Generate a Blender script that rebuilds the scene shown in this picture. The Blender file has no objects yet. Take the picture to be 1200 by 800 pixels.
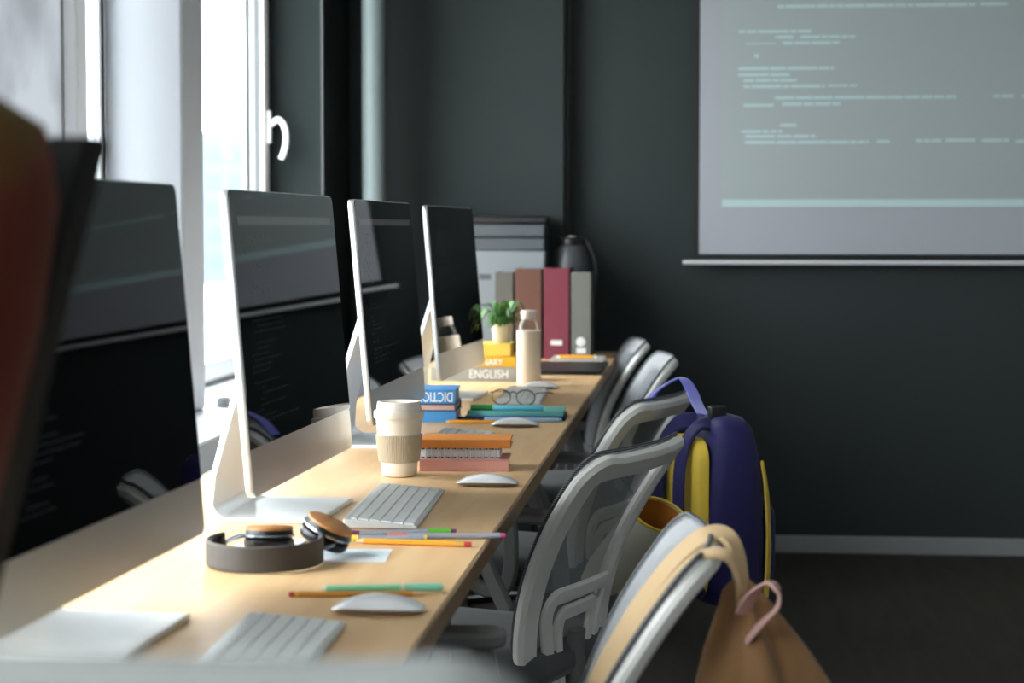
import bpy, bmesh, math, random
from mathutils import Vector, Matrix
random.seed(7)
PI = math.pi
scene = bpy.context.scene
COL = scene.collection
def R(d): return math.radians(d)

# ------------------------------------------------------------------ mesh helpers
class MB:
    def __init__(self): self.v = []; self.f = []
    def add(self, vs, fs, M=None):
        o = len(self.v)
        self.v += [tuple(M @ Vector(p)) if M else tuple(p) for p in vs]
        self.f += [tuple(i + o for i in q) for q in fs]
        return self
    def box(self, x0, x1, y0, y1, z0, z1, M=None):
        vs = [(x, y, z) for x in (x0, x1) for y in (y0, y1) for z in (z0, z1)]
        fs = [(0,1,3,2),(4,6,7,5),(0,4,5,1),(2,3,7,6),(0,2,6,4),(1,5,7,3)]
        return self.add(vs, fs, M)
    def rings(self, rings, closed_u=True, cap=True, closed_v=False, M=None):
        n = len(rings[0]); m = len(rings)
        vs = [p for r in rings for p in r]; fs = []
        for i in range(m if closed_v else m - 1):
            j = (i + 1) % m
            for k in range(n if closed_u else n - 1):
                l = (k + 1) % n
                fs.append((i*n+k, i*n+l, j*n+l, j*n+k))
        if cap and not closed_v and closed_u:
            fs.append(tuple(range(n - 1, -1, -1)))
            fs.append(tuple((m-1)*n + k for k in range(n)))
        return self.add(vs, fs, M)
    def lathe(self, prof, n=32, M=None, cap=True):
        return self.rings([[(r*math.cos(2*PI*k/n), r*math.sin(2*PI*k/n), z) for k in range(n)] for r, z in prof], cap=cap, M=M)
    def tube(self, path, r, n=8, closed=False, cap=True, M=None):
        P = [Vector(p) for p in path]; m = len(P); rs = r if isinstance(r, (list, tuple)) else [r]*m
        up = None; out = []
        for i in range(m):
            a = P[(i-1) % m] if (closed or i > 0) else P[i]; b = P[(i+1) % m] if (closed or i < m-1) else P[i]
            t = (b - a).normalized()
            if up is None:
                up = Vector((0,0,1)) if abs(t.z) < .9 else Vector((1,0,0))
            up = (up - t*up.dot(t))
            if up.length < 1e-6: up = t.orthogonal()
            up.normalize(); s = t.cross(up)
            out.append([tuple(P[i] + (up*math.cos(2*PI*k/n) + s*math.sin(2*PI*k/n))*rs[i]) for k in range(n)])
        return self.rings(out, cap=cap, closed_v=closed, M=M)
    def band(self, path, nrm, w, t, closed=False, M=None):
        """a strap: rectangle section, w across, t along the normal"""
        P = [Vector(p) for p in path]; m = len(P); out = []
        for i in range(m):
            a = P[(i-1) % m] if (closed or i > 0) else P[i]; b = P[(i+1) % m] if (closed or i < m-1) else P[i]
            T = (b - a).normalized(); N = Vector(nrm[i] if isinstance(nrm, list) else nrm)
            N = (N - T*N.dot(T)).normalized(); S = T.cross(N)
            ww = (w[i] if isinstance(w, list) else w)/2; e = min(t*.35, ww*.3)
            sec = [(-ww+e, -t/2), (ww-e, -t/2), (ww, -t/2+e), (ww, t/2-e), (ww-e, t/2), (-ww+e, t/2), (-ww, t/2-e), (-ww, -t/2+e)]
            out.append([tuple(P[i] + S*x + N*y) for x, y in sec])
        return self.rings(out, closed_v=closed, M=M)
    def prism(self, poly, a, b, fn, M=None):
        n = len(poly)
        vs = [fn(x, y, a) for x, y in poly] + [fn(x, y, b) for x, y in poly]
        fs = [tuple(range(n-1, -1, -1)), tuple(range(n, 2*n))] + [(k, (k+1) % n, n + (k+1) % n, n + k) for k in range(n)]
        return self.add(vs, fs, M)
    def grid(self, fn, nu, nv, M=None):
        return self.rings([[fn(i/nu, j/nv) for i in range(nu+1)] for j in range(nv+1)], closed_u=False, cap=False, M=M)

def rrect(w, h, r, n=6, cx=0, cy=0):
    out = []
    for sx, sy, a0 in ((1,1,0),(-1,1,90),(-1,-1,180),(1,-1,270)):
        for k in range(n+1):
            a = R(a0 + 90*k/n); out.append((cx + sx*(w/2-r) + r*math.cos(a), cy + sy*(h/2-r) + r*math.sin(a)))
    return out
def catmull(pts, sub=6, closed=False):
    P = [Vector(p) for p in pts]; n = len(P); out = []
    for i in range(n if closed else n-1):
        if closed: a,b,c,d = P[i-1],P[i],P[(i+1)%n],P[(i+2)%n]
        else: a,b,c,d = P[max(i-1,0)],P[i],P[i+1],P[min(i+2,n-1)]
        for k in range(sub):
            t = k/sub
            out.append(.5*((2*b)+(c-a)*t+(2*a-5*b+4*c-d)*t*t+(3*b-a-3*c+d)*t**3))
    if not closed: out.append(P[-1])
    return out

def obj(name, mb, m, parent=None, bevel=0, seg=2, sharp=35, sub=0, loc=None, flip_check=True):
    me = bpy.data.meshes.new(name); me.from_pydata(mb.v, [], mb.f); me.update()
    bm = bmesh.new(); bm.from_mesh(me); bmesh.ops.recalc_face_normals(bm, faces=bm.faces); bm.to_mesh(me); bm.free()
    for p in me.polygons: p.use_smooth = True
    me.set_sharp_from_angle(angle=R(sharp))
    o = bpy.data.objects.new(name, me); COL.objects.link(o)
    for mm in (m if isinstance(m, list) else [m]): me.materials.append(mm)
    if parent: o.parent = parent
    if loc: o.location = loc
    if bevel:
        b = o.modifiers.new('bevel', 'BEVEL'); b.width = bevel; b.segments = seg; b.limit_method = 'ANGLE'; b.angle_limit = R(40)
    if sub:
        s = o.modifiers.new('sub', 'SUBSURF'); s.levels = sub; s.render_levels = sub
    return o
def tag(o, label, cat, group=None):
    o['label'] = label; o['category'] = cat
    if group: o['group'] = group
    return o
def thing(name, label, cat, loc=(0,0,0), rz=0, group=None, rot=None):
    o = bpy.data.objects.new(name, None); COL.objects.link(o); o.empty_display_size = .05
    o.location = loc; o.rotation_euler = rot if rot else (0,0,rz)
    return tag(o, label, cat, group)
def struct(name, mb, m, **k):
    o = obj(name, mb, m, **k); o['kind'] = 'structure'; return o
def dup(root, loc, rz, label):
    def cp(o, par):
        c = o.copy(); COL.objects.link(c)
        if par: c.parent = par
        for ch in [x for x in KIDS if x.parent == o]: cp(ch, c)
        return c
    KIDS = list(bpy.data.objects)
    r = cp(root, None); r.location = loc; r.rotation_euler = (0,0,rz); r['label'] = label
    return r
def lettering(name, txt, size, M, m, parent, depth=.0003, align='LEFT', sx=1.0):
    cu = bpy.data.curves.new(name, 'FONT'); cu.body = txt; cu.size = size; cu.extrude = depth; cu.align_x = align; cu.offset = size*.012
    tmp = bpy.data.objects.new(name + '_tmp', cu); COL.objects.link(tmp)
    dg = bpy.context.evaluated_depsgraph_get(); me = bpy.data.meshes.new_from_object(tmp.evaluated_get(dg))
    bpy.data.objects.remove(tmp)
    me.transform(M @ Matrix.Diagonal((sx,1,1,1))); me.materials.clear(); me.materials.append(m)
    o = bpy.data.objects.new(name, me); COL.objects.link(o); o.parent = parent
    return o

# ------------------------------------------------------------------ materials
def lin(c):
    return tuple(((x/255)/12.92 if x/255 <= .04045 else ((x/255+.055)/1.055)**2.4) for x in c) + (1,)
def mat(name, rgb, rough=.5, metal=0, spec=.5, noise=None, bump=None, emit=None, coat=0, sheen=0, trans=0, ior=1.45):
    m = bpy.data.materials.new(name); m.use_nodes = True; nt = m.node_tree; b = nt.nodes['Principled BSDF']
    c = lin(rgb)
    b.inputs['Base Color'].default_value = c; b.inputs['Roughness'].default_value = rough; b.inputs['Metallic'].default_value = metal
    b.inputs['Specular IOR Level'].default_value = spec; b.inputs['Coat Weight'].default_value = coat; b.inputs['Sheen Weight'].default_value = sheen
    b.inputs['Transmission Weight'].default_value = trans; b.inputs['IOR'].default_value = ior
    tc = nt.nodes.new('ShaderNodeTexCoord')
    if noise:   # (scale, other rgb, low, high)
        n = nt.nodes.new('ShaderNodeTexNoise'); n.inputs['Scale'].default_value = noise[0]; n.inputs['Detail'].default_value = 4
        r = nt.nodes.new('ShaderNodeValToRGB'); r.color_ramp.elements[0].position = noise[2]; r.color_ramp.elements[1].position = noise[3]
        r.color_ramp.elements[0].color = c; r.color_ramp.elements[1].color = lin(noise[1])
        nt.links.new(tc.outputs['Object'], n.inputs['Vector']); nt.links.new(n.outputs['Fac'], r.inputs['Fac']); nt.links.new(r.outputs['Color'], b.inputs['Base Color'])
    if bump:    # (scale, strength)
        n = nt.nodes.new('ShaderNodeTexNoise'); n.inputs['Scale'].default_value = bump[0]; n.inputs['Detail'].default_value = 3
        bp = nt.nodes.new('ShaderNodeBump'); bp.inputs['Strength'].default_value = bump[1]; bp.inputs['Distance'].default_value = .002
        nt.links.new(tc.outputs['Object'], n.inputs['Vector']); nt.links.new(n.outputs['Fac'], bp.inputs['Height']); nt.links.new(bp.outputs['Normal'], b.inputs['Normal'])
    if emit:
        b.inputs['Emission Color'].default_value = lin(emit[0]); b.inputs['Emission Strength'].default_value = emit[1]
    return m
def wood_mat(name, c1, c2, rough, scale=(1,14,14), coat=.0):
    m = mat(name, c1, rough, coat=coat); nt = m.node_tree; b = nt.nodes['Principled BSDF']; tc = nt.nodes['Texture Coordinate']
    mp = nt.nodes.new('ShaderNodeMapping'); mp.inputs['Scale'].default_value = scale
    n = nt.nodes.new('ShaderNodeTexNoise'); n.inputs['Scale'].default_value = 2.2; n.inputs['Detail'].default_value = 6; n.inputs['Distortion'].default_value = .6
    r = nt.nodes.new('ShaderNodeValToRGB'); r.color_ramp.elements[0].color = lin(c1); r.color_ramp.elements[1].color = lin(c2)
    r.color_ramp.elements[0].position = .35; r.color_ramp.elements[1].position = .7
    nt.links.new(tc.outputs['Object'], mp.inputs['Vector']); nt.links.new(mp.outputs['Vector'], n.inputs['Vector']); nt.links.new(n.outputs['Fac'], r.inputs['Fac']); nt.links.new(r.outputs['Color'], b.inputs['Base Color'])
    return m
def glass_mat(name, tint=(1,1,1), mixf=.08, haze=None, film=None):
    m = bpy.data.materials.new(name); m.use_nodes = True; nt = m.node_tree; nt.nodes.clear()
    out = nt.nodes.new('ShaderNodeOutputMaterial'); mx = nt.nodes.new('ShaderNodeMixShader'); tr = nt.nodes.new('ShaderNodeBsdfTransparent'); gl = nt.nodes.new('ShaderNodeBsdfGlossy')
    tr.inputs['Color'].default_value = tint + (1,); gl.inputs['Roughness'].default_value = .02
    fr = nt.nodes.new('ShaderNodeFresnel'); fr.inputs['IOR'].default_value = 1.3
    ml = nt.nodes.new('ShaderNodeMath'); ml.operation = 'MULTIPLY'; ml.inputs[1].default_value = mixf*10
    nt.links.new(fr.outputs[0], ml.inputs[0]); nt.links.new(ml.outputs[0], mx.inputs[0]); nt.links.new(tr.outputs[0], mx.inputs[1]); nt.links.new(gl.outputs[0], mx.inputs[2])
    last = mx
    if haze:   # condensation on the pane: a patchy white diffuse film
        df = nt.nodes.new('ShaderNodeBsdfTranslucent'); df.inputs['Color'].default_value = (film or (.9,.92,.95)) + (1,)
        m2 = nt.nodes.new('ShaderNodeMixShader'); n = nt.nodes.new('ShaderNodeTexNoise'); n.inputs['Scale'].default_value = 3; n.inputs['Detail'].default_value = 8
        tc = nt.nodes.new('ShaderNodeTexCoord'); r = nt.nodes.new('ShaderNodeMapRange'); r.inputs['From Min'].default_value = .3; r.inputs['From Max'].default_value = .7
        r.inputs['To Min'].default_value = haze[0]; r.inputs['To Max'].default_value = haze[1]
        nt.links.new(tc.outputs['Object'], n.inputs['Vector']); nt.links.new(n.outputs['Fac'], r.inputs['Value']); nt.links.new(r.outputs[0], m2.inputs[0])
        if film:
            cr = nt.nodes.new('ShaderNodeValToRGB'); cr.color_ramp.elements[0].position = .3; cr.color_ramp.elements[1].position = .62
            cr.color_ramp.elements[0].color = tuple(x*.62 for x in film) + (1,); cr.color_ramp.elements[1].color = film + (1,)
            nt.links.new(n.outputs['Fac'], cr.inputs['Fac']); nt.links.new(cr.outputs['Color'], df.inputs['Color'])
        nt.links.new(mx.outputs[0], m2.inputs[1]); nt.links.new(df.outputs[0], m2.inputs[2]); last = m2
    nt.links.new(last.outputs[0], out.inputs['Surface'])
    return m
def net_mat(name, rgb, cover, pitch):
    """woven chair mesh: threads with holes between them"""
    m = bpy.data.materials.new(name); m.use_nodes = True; nt = m.node_tree; b = nt.nodes['Principled BSDF']; out = nt.nodes['Material Output']
    b.inputs['Base Color'].default_value = lin(rgb); b.inputs['Roughness'].default_value = .6; b.inputs['Sheen Weight'].default_value = .3
    tc = nt.nodes.new('ShaderNodeTexCoord'); sp = nt.nodes.new('ShaderNodeSeparateXYZ'); nt.links.new(tc.outputs['Object'], sp.inputs[0])
    outs = []
    for ax in ('Y', 'Z'):
        a = nt.nodes.new('ShaderNodeMath'); a.operation = 'MULTIPLY'; a.inputs[1].default_value = 1/pitch; nt.links.new(sp.outputs[ax], a.inputs[0])
        f = nt.nodes.new('ShaderNodeMath'); f.operation = 'FRACT'; nt.links.new(a.outputs[0], f.inputs[0])
        g = nt.nodes.new('ShaderNodeMath'); g.operation = 'GREATER_THAN'; g.inputs[1].default_value = 1-math.sqrt(1-cover); nt.links.new(f.outputs[0], g.inputs[0]); outs.append(g)
    mu = nt.nodes.new('ShaderNodeMath'); mu.operation = 'MULTIPLY'; nt.links.new(outs[0].outputs[0], mu.inputs[0]); nt.links.new(outs[1].outputs[0], mu.inputs[1])
    tr = nt.nodes.new('ShaderNodeBsdfTransparent'); mx = nt.nodes.new('ShaderNodeMixShader')
    nt.links.new(mu.outputs[0], mx.inputs[0]); nt.links.new(b.outputs[0], mx.inputs[1]); nt.links.new(tr.outputs[0], mx.inputs[2]); nt.links.new(mx.outputs[0], out.inputs['Surface'])
    return m
def stripe_mat(name, c1, c2, pitch, axis='Z', rough=.6, duty=.5):
    m = mat(name, c1, rough); nt = m.node_tree; b = nt.nodes['Principled BSDF']; tc = nt.nodes['Texture Coordinate']
    sp = nt.nodes.new('ShaderNodeSeparateXYZ'); nt.links.new(tc.outputs['Object'], sp.inputs[0])
    a = nt.nodes.new('ShaderNodeMath'); a.operation = 'MULTIPLY'; a.inputs[1].default_value = 1/pitch; nt.links.new(sp.outputs[axis], a.inputs[0])
    f = nt.nodes.new('ShaderNodeMath'); f.operation = 'FRACT'; nt.links.new(a.outputs[0], f.inputs[0])
    g = nt.nodes.new('ShaderNodeMath'); g.operation = 'GREATER_THAN'; g.inputs[1].default_value = duty; nt.links.new(f.outputs[0], g.inputs[0])
    mx = nt.nodes.new('ShaderNodeMix'); mx.data_type = 'RGBA'; mx.inputs['A'].default_value = lin(c1); mx.inputs['B'].default_value = lin(c2)
    nt.links.new(g.outputs[0], mx.inputs['Factor']); nt.links.new(mx.outputs['Result'], b.inputs['Base Color'])
    return m

M = dict(
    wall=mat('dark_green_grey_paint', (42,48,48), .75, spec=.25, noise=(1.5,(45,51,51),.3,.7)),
    wallpale=mat('pale_grey_paint', (172,174,174), .8),
    satin=mat('dark_satin_paint', (58,66,66), .2, spec=.8),
    ceil=mat('ceiling_paint', (190,192,192), .9),
    floor=wood_mat('dark_floor_boards', (33,29,22), (46,40,31), .75, (9,1.2,1)),
    reveal=mat('shaded_wall_paint', (31,37,37), .8, spec=.2),  # same wall paint, darkened to put the left wall's shade into its colour
    bead=mat('lit_corner_grey', (74,77,77), .6),
    pipe=mat('grey_pipe_paint', (100,110,110), .5),
    base=mat('baseboard_grey', (136,138,140), .5),
    white=mat('white_window_plastic', (236,238,241), .35),
    whitewall=mat('white_pier_paint', (190,193,199), .6),
    beadg=mat('grey_glazing_bead', (88,92,94), .5),
    gasket=mat('black_gasket', (12,20,18), .6),
    pane=glass_mat('clear_pane', (.97,.99,.985), .012),
    foggy=glass_mat('misted_pane', (.96,.98,.98), .012, (.985,1.0), (.25,.255,.262)),
    desk=wood_mat('birch_laminate', (216,174,124), (228,191,144), .42, (12,.9,8)),
    deskedge=mat('brown_edge_band', (126,98,70), .45),
    deskleg=mat('dark_steel', (40,41,42), .45, .6),
    alu=mat('brushed_aluminium', (214,214,212), .32, .85),
    alup=mat('pale_aluminium', (222,224,224), .38, .55),
    glassb=mat('black_screen_glass', (3,3,4), .025, spec=.24),
    code=mat('dim_code_text', (3,3,4), .025, spec=.24, emit=((150,165,165), .012)),
    bar=mat('dim_title_bar', (3,3,4), .025, spec=.24, emit=((160,160,160), .07)),
    key=mat('pale_grey_keys', (240,241,239), .5),
    mouse=mat('glossy_white_plastic', (250,250,252), .15, coat=.2),
    mousebase=mat('mouse_underside', (168,160,148), .35, .4),
    frame=mat('warm_grey_plastic', (230,228,223), .55),
    framed=mat('mid_grey_back_plastic', (122,124,122), .6),
    arm=mat('mid_grey_plastic', (112,112,110), .5),
    net=net_mat('woven_grey_mesh', (128,132,138), .62, .0028),
    netedge=stripe_mat('dotted_mesh_edge', (40,42,46), (120,122,126), .0035, 'Z', .6, .6),
    seat=mat('dark_grey_seat_fabric', (66,68,70), .9, sheen=.3, bump=(300,.3)),
    blackpl=mat('black_plastic', (18,18,19), .4),
    cup=mat('oatmeal_cup', (222,210,192), .5),
    lid=mat('oatmeal_lid', (216,206,194), .45),
    sleeve=mat('taupe_sleeve', (178,164,142), .6),
    hp=mat('headphone_dark_rubber', (66,62,58), .55),
    hpblack=mat('headphone_black_leather', (14,14,16), .3),
    hpmetal=mat('headphone_steel', (150,155,165), .25, .9),
    hpwood=wood_mat('walnut_disc', (150,98,52), (182,126,72), .4, (20,2,20)),
    paper=mat('white_paper', (232,236,242), .7),
    card=mat('pale_blue_card', (206,222,232), .5, noise=(14,(238,238,240),.45,.6)),
    pages=mat('page_block', (214,196,176), .8, noise=(160,(182,160,138),.35,.7)),
    pinkpages=mat('pinkish_page_block', (214,176,160), .8),
    blue=mat('blue_cloth_cover', (72,148,208), .45),
    navy=mat('navy_cover', (30,48,92), .5),
    redcover=mat('dark_red_cover', (128,44,40), .5),
    brown=mat('brown_cover', (120,92,72), .6),
    greybook=mat('grey_cover', (164,164,160), .5),
    yellow=mat('mustard_cover', (226,176,40), .5),
    yellow2=mat('pale_yellow', (236,204,92), .6),
    whiteink=mat('white_ink', (240,244,246), .6),
    orangebook=mat('orange_cover', (214,134,60), .5, bump=(500,.2)),
    pinkbook=mat('pink_cover', (222,160,150), .55),
    wire=mat('white_wire', (226,226,228), .3, .2),
    bottle=mat('cream_sleeve', (234,216,190), .5),
    cap=mat('pale_pink_cap', (230,216,204), .45),
    bglass=glass_mat('bottle_glass', (.86,.88,.88), .12),
    lensglass=glass_mat('clear_lens', (.98,.985,.985), .03),
    darkbook=mat('black_folder', (30,30,33), .4),
    binder_brown=mat('brown_binder', (88,55,42), .5), binder_red=mat('maroon_binder', (104,37,52), .5),
    binder_grey=mat('grey_binder', (96,97,91), .5), binder_dark=mat('charcoal_binder', (80,78,71), .5),
    label=mat('binder_label', (206,202,200), .6),
    printer=mat('light_grey_printer', (114,118,121), .5), printerd=mat('slate_printer', (66,71,75), .45),
    jugm=mat('dark_grey_jug', (56,59,62), .4),
    leaf=mat('fern_green', (38,84,30), .5, noise=(30,(72,118,44),.35,.65)), pot=stripe_mat('ribbed_pot', (206,196,176), (184,172,150), .008, 'X'),
    soil=mat('soil', (40,30,22), .9),
    navybag=mat('indigo_nylon', (17,13,76), .7, sheen=.08, bump=(120,.25)), strapblue=mat('bright_indigo_strap', (78,80,176), .7, sheen=.4),
    yellowbag=mat('yellow_lining', (210,178,62), .7, bump=(90,.3)), orangein=mat('orange_brown_lining', (168,104,28), .8),
    cream=mat('cream_canvas', (214,210,190), .8),
    tan=mat('tan_canvas', (130,93,56), .85, sheen=.2, bump=(200,.35)), tanstrap=mat('sand_webbing', (194,165,126), .85, bump=(350,.3)),
    pink=mat('dusty_pink_loop', (190,150,142), .8),
    redbag=mat('rust_red_cloth', (96,32,14), .9, noise=(4.2,(80,72,14),.49,.58)), blackbag=mat('black_nylon', (6,6,6), .8),
    screen=mat('projection_fabric', (150,152,158), .85, emit=((150,156,158), .05)),
    proj=mat('projected_page', (148,154,154), .85, emit=((130,158,156), .06)),
    projtext=mat('projected_text', (160,176,176), .85, emit=((160,205,210), .13)),
    railm=mat('screen_rail', (190,192,194), .4),
    grey=mat('grey_rubber', (150,150,150), .6),
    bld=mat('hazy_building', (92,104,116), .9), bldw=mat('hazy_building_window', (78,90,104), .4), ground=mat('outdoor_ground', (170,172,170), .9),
)
Z0 = .775     # desk top
G = {}

# ------------------------------------------------------------------ setting
XW, XG, XO = -1.38, -1.595, -1.662; YB = 7.65; XR = 4.2; YN = -2.6; ZC = 2.95
def bx(*a): return MB().box(*a)
struct('floor', bx(XO, XR+.2, YN-.2, YB+.2, -.1, 0), M['floor'])
struct('ceiling', bx(XO, XR+.2, YN-.2, YB+.2, ZC, ZC+.1), M['ceil'])
struct('wall_back', bx(XO, XR+.2, YB, YB+.15, 0, ZC), M['wall'])
struct('wall_right', bx(XR, XR+.15, YN, YB, 0, ZC), M['wallpale'])
struct('wall_near', bx(XO, XR+.2, YN-.15, YN, 0, ZC), M['wallpale'])
# column on the back wall with a rounded left corner
struct('wall_column', bx(-1.325, -.541, YB-.10, YB, 0, ZC), M['wall'])
struct('column_shade_strip', bx(-.541, -.522, YB-.03, YB, 0, ZC), M['blackpl'])  # dark strip standing in for the shade beside the column
struct('baseboard_back', bx(-.522, XR, YB-.016, YB, 0, .066), M['base'], bevel=.004)
# left wall: dark sill wall below the windows, lintel above, piers between
SZ = .70; LZ = 2.62; XO = -1.662
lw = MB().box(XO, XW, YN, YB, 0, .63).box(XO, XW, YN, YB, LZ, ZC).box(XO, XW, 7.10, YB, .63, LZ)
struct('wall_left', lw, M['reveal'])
struct('lit_edge_strip', MB().box(XW-.002, XW+.005, 7.095, 7.105, SZ, LZ), M['bead'])  # paler strip painting the lit arris of the window reveal
PIERS = [(5.19, 5.40), (3.20, 3.42), (1.18, 1.40), (-.9, -.68)]
for i, (a, b) in enumerate(PIERS):
    struct('wall_pier' if i == 0 else 'wall_pier.%03d' % i, bx(XO, XW, a, b, .742, LZ), M['whitewall'], bevel=.01)
struct('trim_3', bx(XO, -1.17, YN, 7.10, .63, .742), M['white'], bevel=.006)      # window ledge
WINS = [(5.40, 7.10), (4.12, 4.98), (4.98, 5.19), (3.42, 4.12), (1.40, 3.20), (-.68, 1.18)]
for i, (a, b) in enumerate(WINS):
    z0, z1 = .742, LZ
    fr = MB(); x0, x1 = XG-.06, XG+.005; w = .06 if b-a > .4 else .05
    fr.box(x0, x1, a, a+w, z0, z1).box(x0, x1, b-w, b, z0, z1).box(x0, x1, a+w, b-w, z0, z0+w).box(x0, x1, a+w, b-w, z1-w, z1)
    wf = struct('window_%d' % (i+1), fr, M['white'], bevel=.006)
    if b-a < .4:
        obj('pane', bx(XG-.014, XG-.008, a+w, b-w, z0+w, z1-w), M['pane'], wf)
        obj('gasket', bx(XG+.006, XG+.009, b-w+.012, b-w+.022, z0, z1), M['gasket'], wf)
        continue
    s = MB(); sx0, sx1 = XG-.05, XG+.03; e = .035; sw = .075
    A, B, C0, D = a+e, b-e, z0+e*.4, z1-e
    s.box(sx0, sx1, A, A+sw, C0, D).box(sx0, sx1, B-sw, B, C0, D).box(sx0, sx1, A+sw, B-sw, C0, C0+sw*.8).box(sx0, sx1, A+sw, B-sw, D-sw, D)
    obj('sash', s, M['white'], wf, bevel=.008)
    g = MB(); t = .008
    for y in (A+sw, B-sw-t): g.box(XG-.018, XG-.004, y, y+t, C0+sw*.8, D-sw)
    obj('gasket', g, M['grey'], wf)
    if i == 0:
        obj('glazing_bead', MB().box(-1.602, -1.584, B-sw-.006, B-sw, C0+sw, D-sw).box(-1.602, -1.584, A+sw, A+sw+.006, C0+sw, D-sw), M['beadg'], wf)
        obj('seal', MB().box(-1.632, -1.619, B-sw-.005, B-sw, C0+sw, D-sw).box(-1.632, -1.619, A+sw, A+sw+.005, C0+sw, D-sw), M['gasket'], wf)
    obj('pane', bx(XG-.014, XG-.008, A+sw, B-sw, C0+sw*.8, D-sw), M['foggy'] if i == 1 else M['pane'], wf)
    if i == 0:
        h = MB().box(XG+.03, XG+.042, 7.02, 7.05, 1.545, 1.66)
        p = catmull([(XG+.04, 7.035, 1.61), (XG+.07, 7.035, 1.628), (XG+.093, 7.033, 1.60), (XG+.098, 7.03, 1.55), (XG+.088, 7.028, 1.505), (XG+.078, 7.027, 1.488)], 6)
        h.tube(p, [.011]*len(p), 10)
        obj('window_handle', h, M['white'], wf, bevel=.002)
# radiator under the ledge
rad = thing('radiator', 'white panel radiator under the window ledge behind the desk', 'radiator', (-1.10, 4.6, 0))
obj('panel', bx(-.05, .05, -2.4, 2.4, .12, .615), M['white'], rad, bevel=.008)
gr = MB()
for k in range(60): gr.box(-.04, .04, -2.36+k*.08, -2.36+k*.08+.05, .615, .62)
obj('grille', gr, M['white'], rad)
for y in (-2.0, 2.0): obj('foot', bx(-.03, .03, y-.03, y+.03, 0, .13), M['white'], rad)
pi_ = thing('heating_pipe', 'grey vertical heating pipe in the corner past the far window', 'pipe', (-1.215, 7.24, 0))
obj('pipe', MB().lathe([(.042,0),(.042,ZC)], 40), M['pipe'], pi_)
obj('floor_collar', MB().lathe([(.043,.0),(.06,.0),(.06,.01),(.043,.016)], 32), M['white'], pi_)
kn = MB().lathe([(.018,0),(.02,.004),(.02,.022),(.014,.028),(.001,.029)], 20)
tag(obj('door_stop', kn, M['grey'], loc=(-1.345, 5.46, .742)), 'small round grey rubber stop on white window ledge behind second monitor', 'stop')
# outside
tag(obj('ground', bx(-400, -1.9, -100, 500, -6.2, -6), M['ground']), 'pale ground outside the windows', 'ground')['kind'] = 'structure'
bd = thing('apartment_building', 'hazy pale blue building far outside the window', 'building', (-66, 262, -6))
obj('wall', bx(-24, 9, -10, 10, 0, 19.5).box(-60, -24, -8, 12, 0, 15), M['bld'], bd)
wn = MB()
for i in range(10):
    for j in range(5): wn.box(-22+i*3, -20.4+i*3, -10.1, -9.9, 2+j*3.4, 3.8+j*3.4)
obj('window', wn, M['bldw'], bd)['kind'] = 'stuff'

# projection screen on the back wall
ps = thing('projection_screen', 'large grey projection screen showing lines of code on the dark back wall', 'screen', (0, YB-.05, 0))
X0, ZB = -.028, 1.143
obj('border', bx(X0-.022, 2.75, -.006, .004, ZB-.02, 2.9), M['blackpl'], ps)
fab = obj('fabric', bx(X0, 2.7, -.012, -.007, ZB, 2.85), M['screen'], ps)
rl = MB().tube([(X0-.062, -.006, ZB-.032), (2.79, -.006, ZB-.032)], .0095, 12)
obj('bottom_rail', rl, M['railm'], ps)
obj('casing', bx(X0-.05, 2.8, -.03, .05, 2.86, 2.95), M['railm'], ps, bevel=.01)
s_ = .00131
def zx(X): return X0 + (X-60)*s_
def zz(Y): return ZB + (740-Y)*s_
pg = obj('projected_page', bx(zx(125), 2.5, -.0128, -.0122, zz(606), 2.8), M['proj'], ps)
for a, b, y, t in [(180,540,2,7),(280,840,32,9),(850,930,31,9),(170,380,103,8),(275,330,119,8),(345,505,119,8),(295,460,136,8),(190,285,137,3),(170,445,208,9),(170,320,226,8),(185,340,242,8),(185,420,259,9),(425,510,258,6),
    (275,790,292,9),(890,950,291,9),(970,1120,292,9),(1140,1420,292,9),(185,275,313,8),(295,465,310,9),(290,340,370,8),(180,300,388,8),(190,395,402,8),(190,545,419,9),(565,605,418,9),(675,750,416,9),(758,845,415,9),(860,940,416,9),(955,1280,419,9),(215,232,172,10),
    (180,420,-40,8),(200,640,-70,8),(240,520,-100,8),(240,700,-130,8),(180,300,-190,8),(200,560,-220,8),(200,480,-250,8),(180,360,-330,8),(200,720,-360,8),(200,520,-390,8),(180,440,-470,8),(200,600,-500,8)]:
    x = a; tx = MB()
    while x < b:                                   # words of a line of code
        w = min(random.choice([22, 34, 48, 60, 90]), b-x)
        tx.box(zx(x), zx(x+w-4), -.0136, -.013, zz(y+t/2), zz(y-t/2)); x += w
    obj('code_line', tx, M['projtext'], pg)
obj('editor_status_bar', bx(zx(125), 2.5, -.0136, -.013, zz(604), zz(583)), M['projtext'], pg)

# ------------------------------------------------------------------ desk
YD0, YD1 = 1.05, 7.50
dk = thing('office_desk', 'long birch office desk along the windows', 'desk', (0,0,0))
obj('desktop', bx(-.95, -.326, YD0, YD1, Z0-.028, Z0), M['desk'], dk, bevel=.002)
obj('edge_band', bx(-.3255, -.321, YD0, YD1, Z0-.029, Z0-.0008), M['deskedge'], dk, bevel=.001)
obj('edge_band', bx(-.957, -.9505, YD0, YD1, Z0-.029, Z0-.0008), M['deskedge'], dk)
for y in (1.1, 2.7, 4.0, 5.1, 7.42):
    obj('leg', MB().box(-.93, -.88, y-.025, y+.025, 0, Z0-.028).box(-.88, -.42, y-.02, y+.02, Z0-.07, Z0-.028).box(-.93, -.5, y-.025, y+.025, 0, .03), M['deskleg'], dk, bevel=.003)

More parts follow.
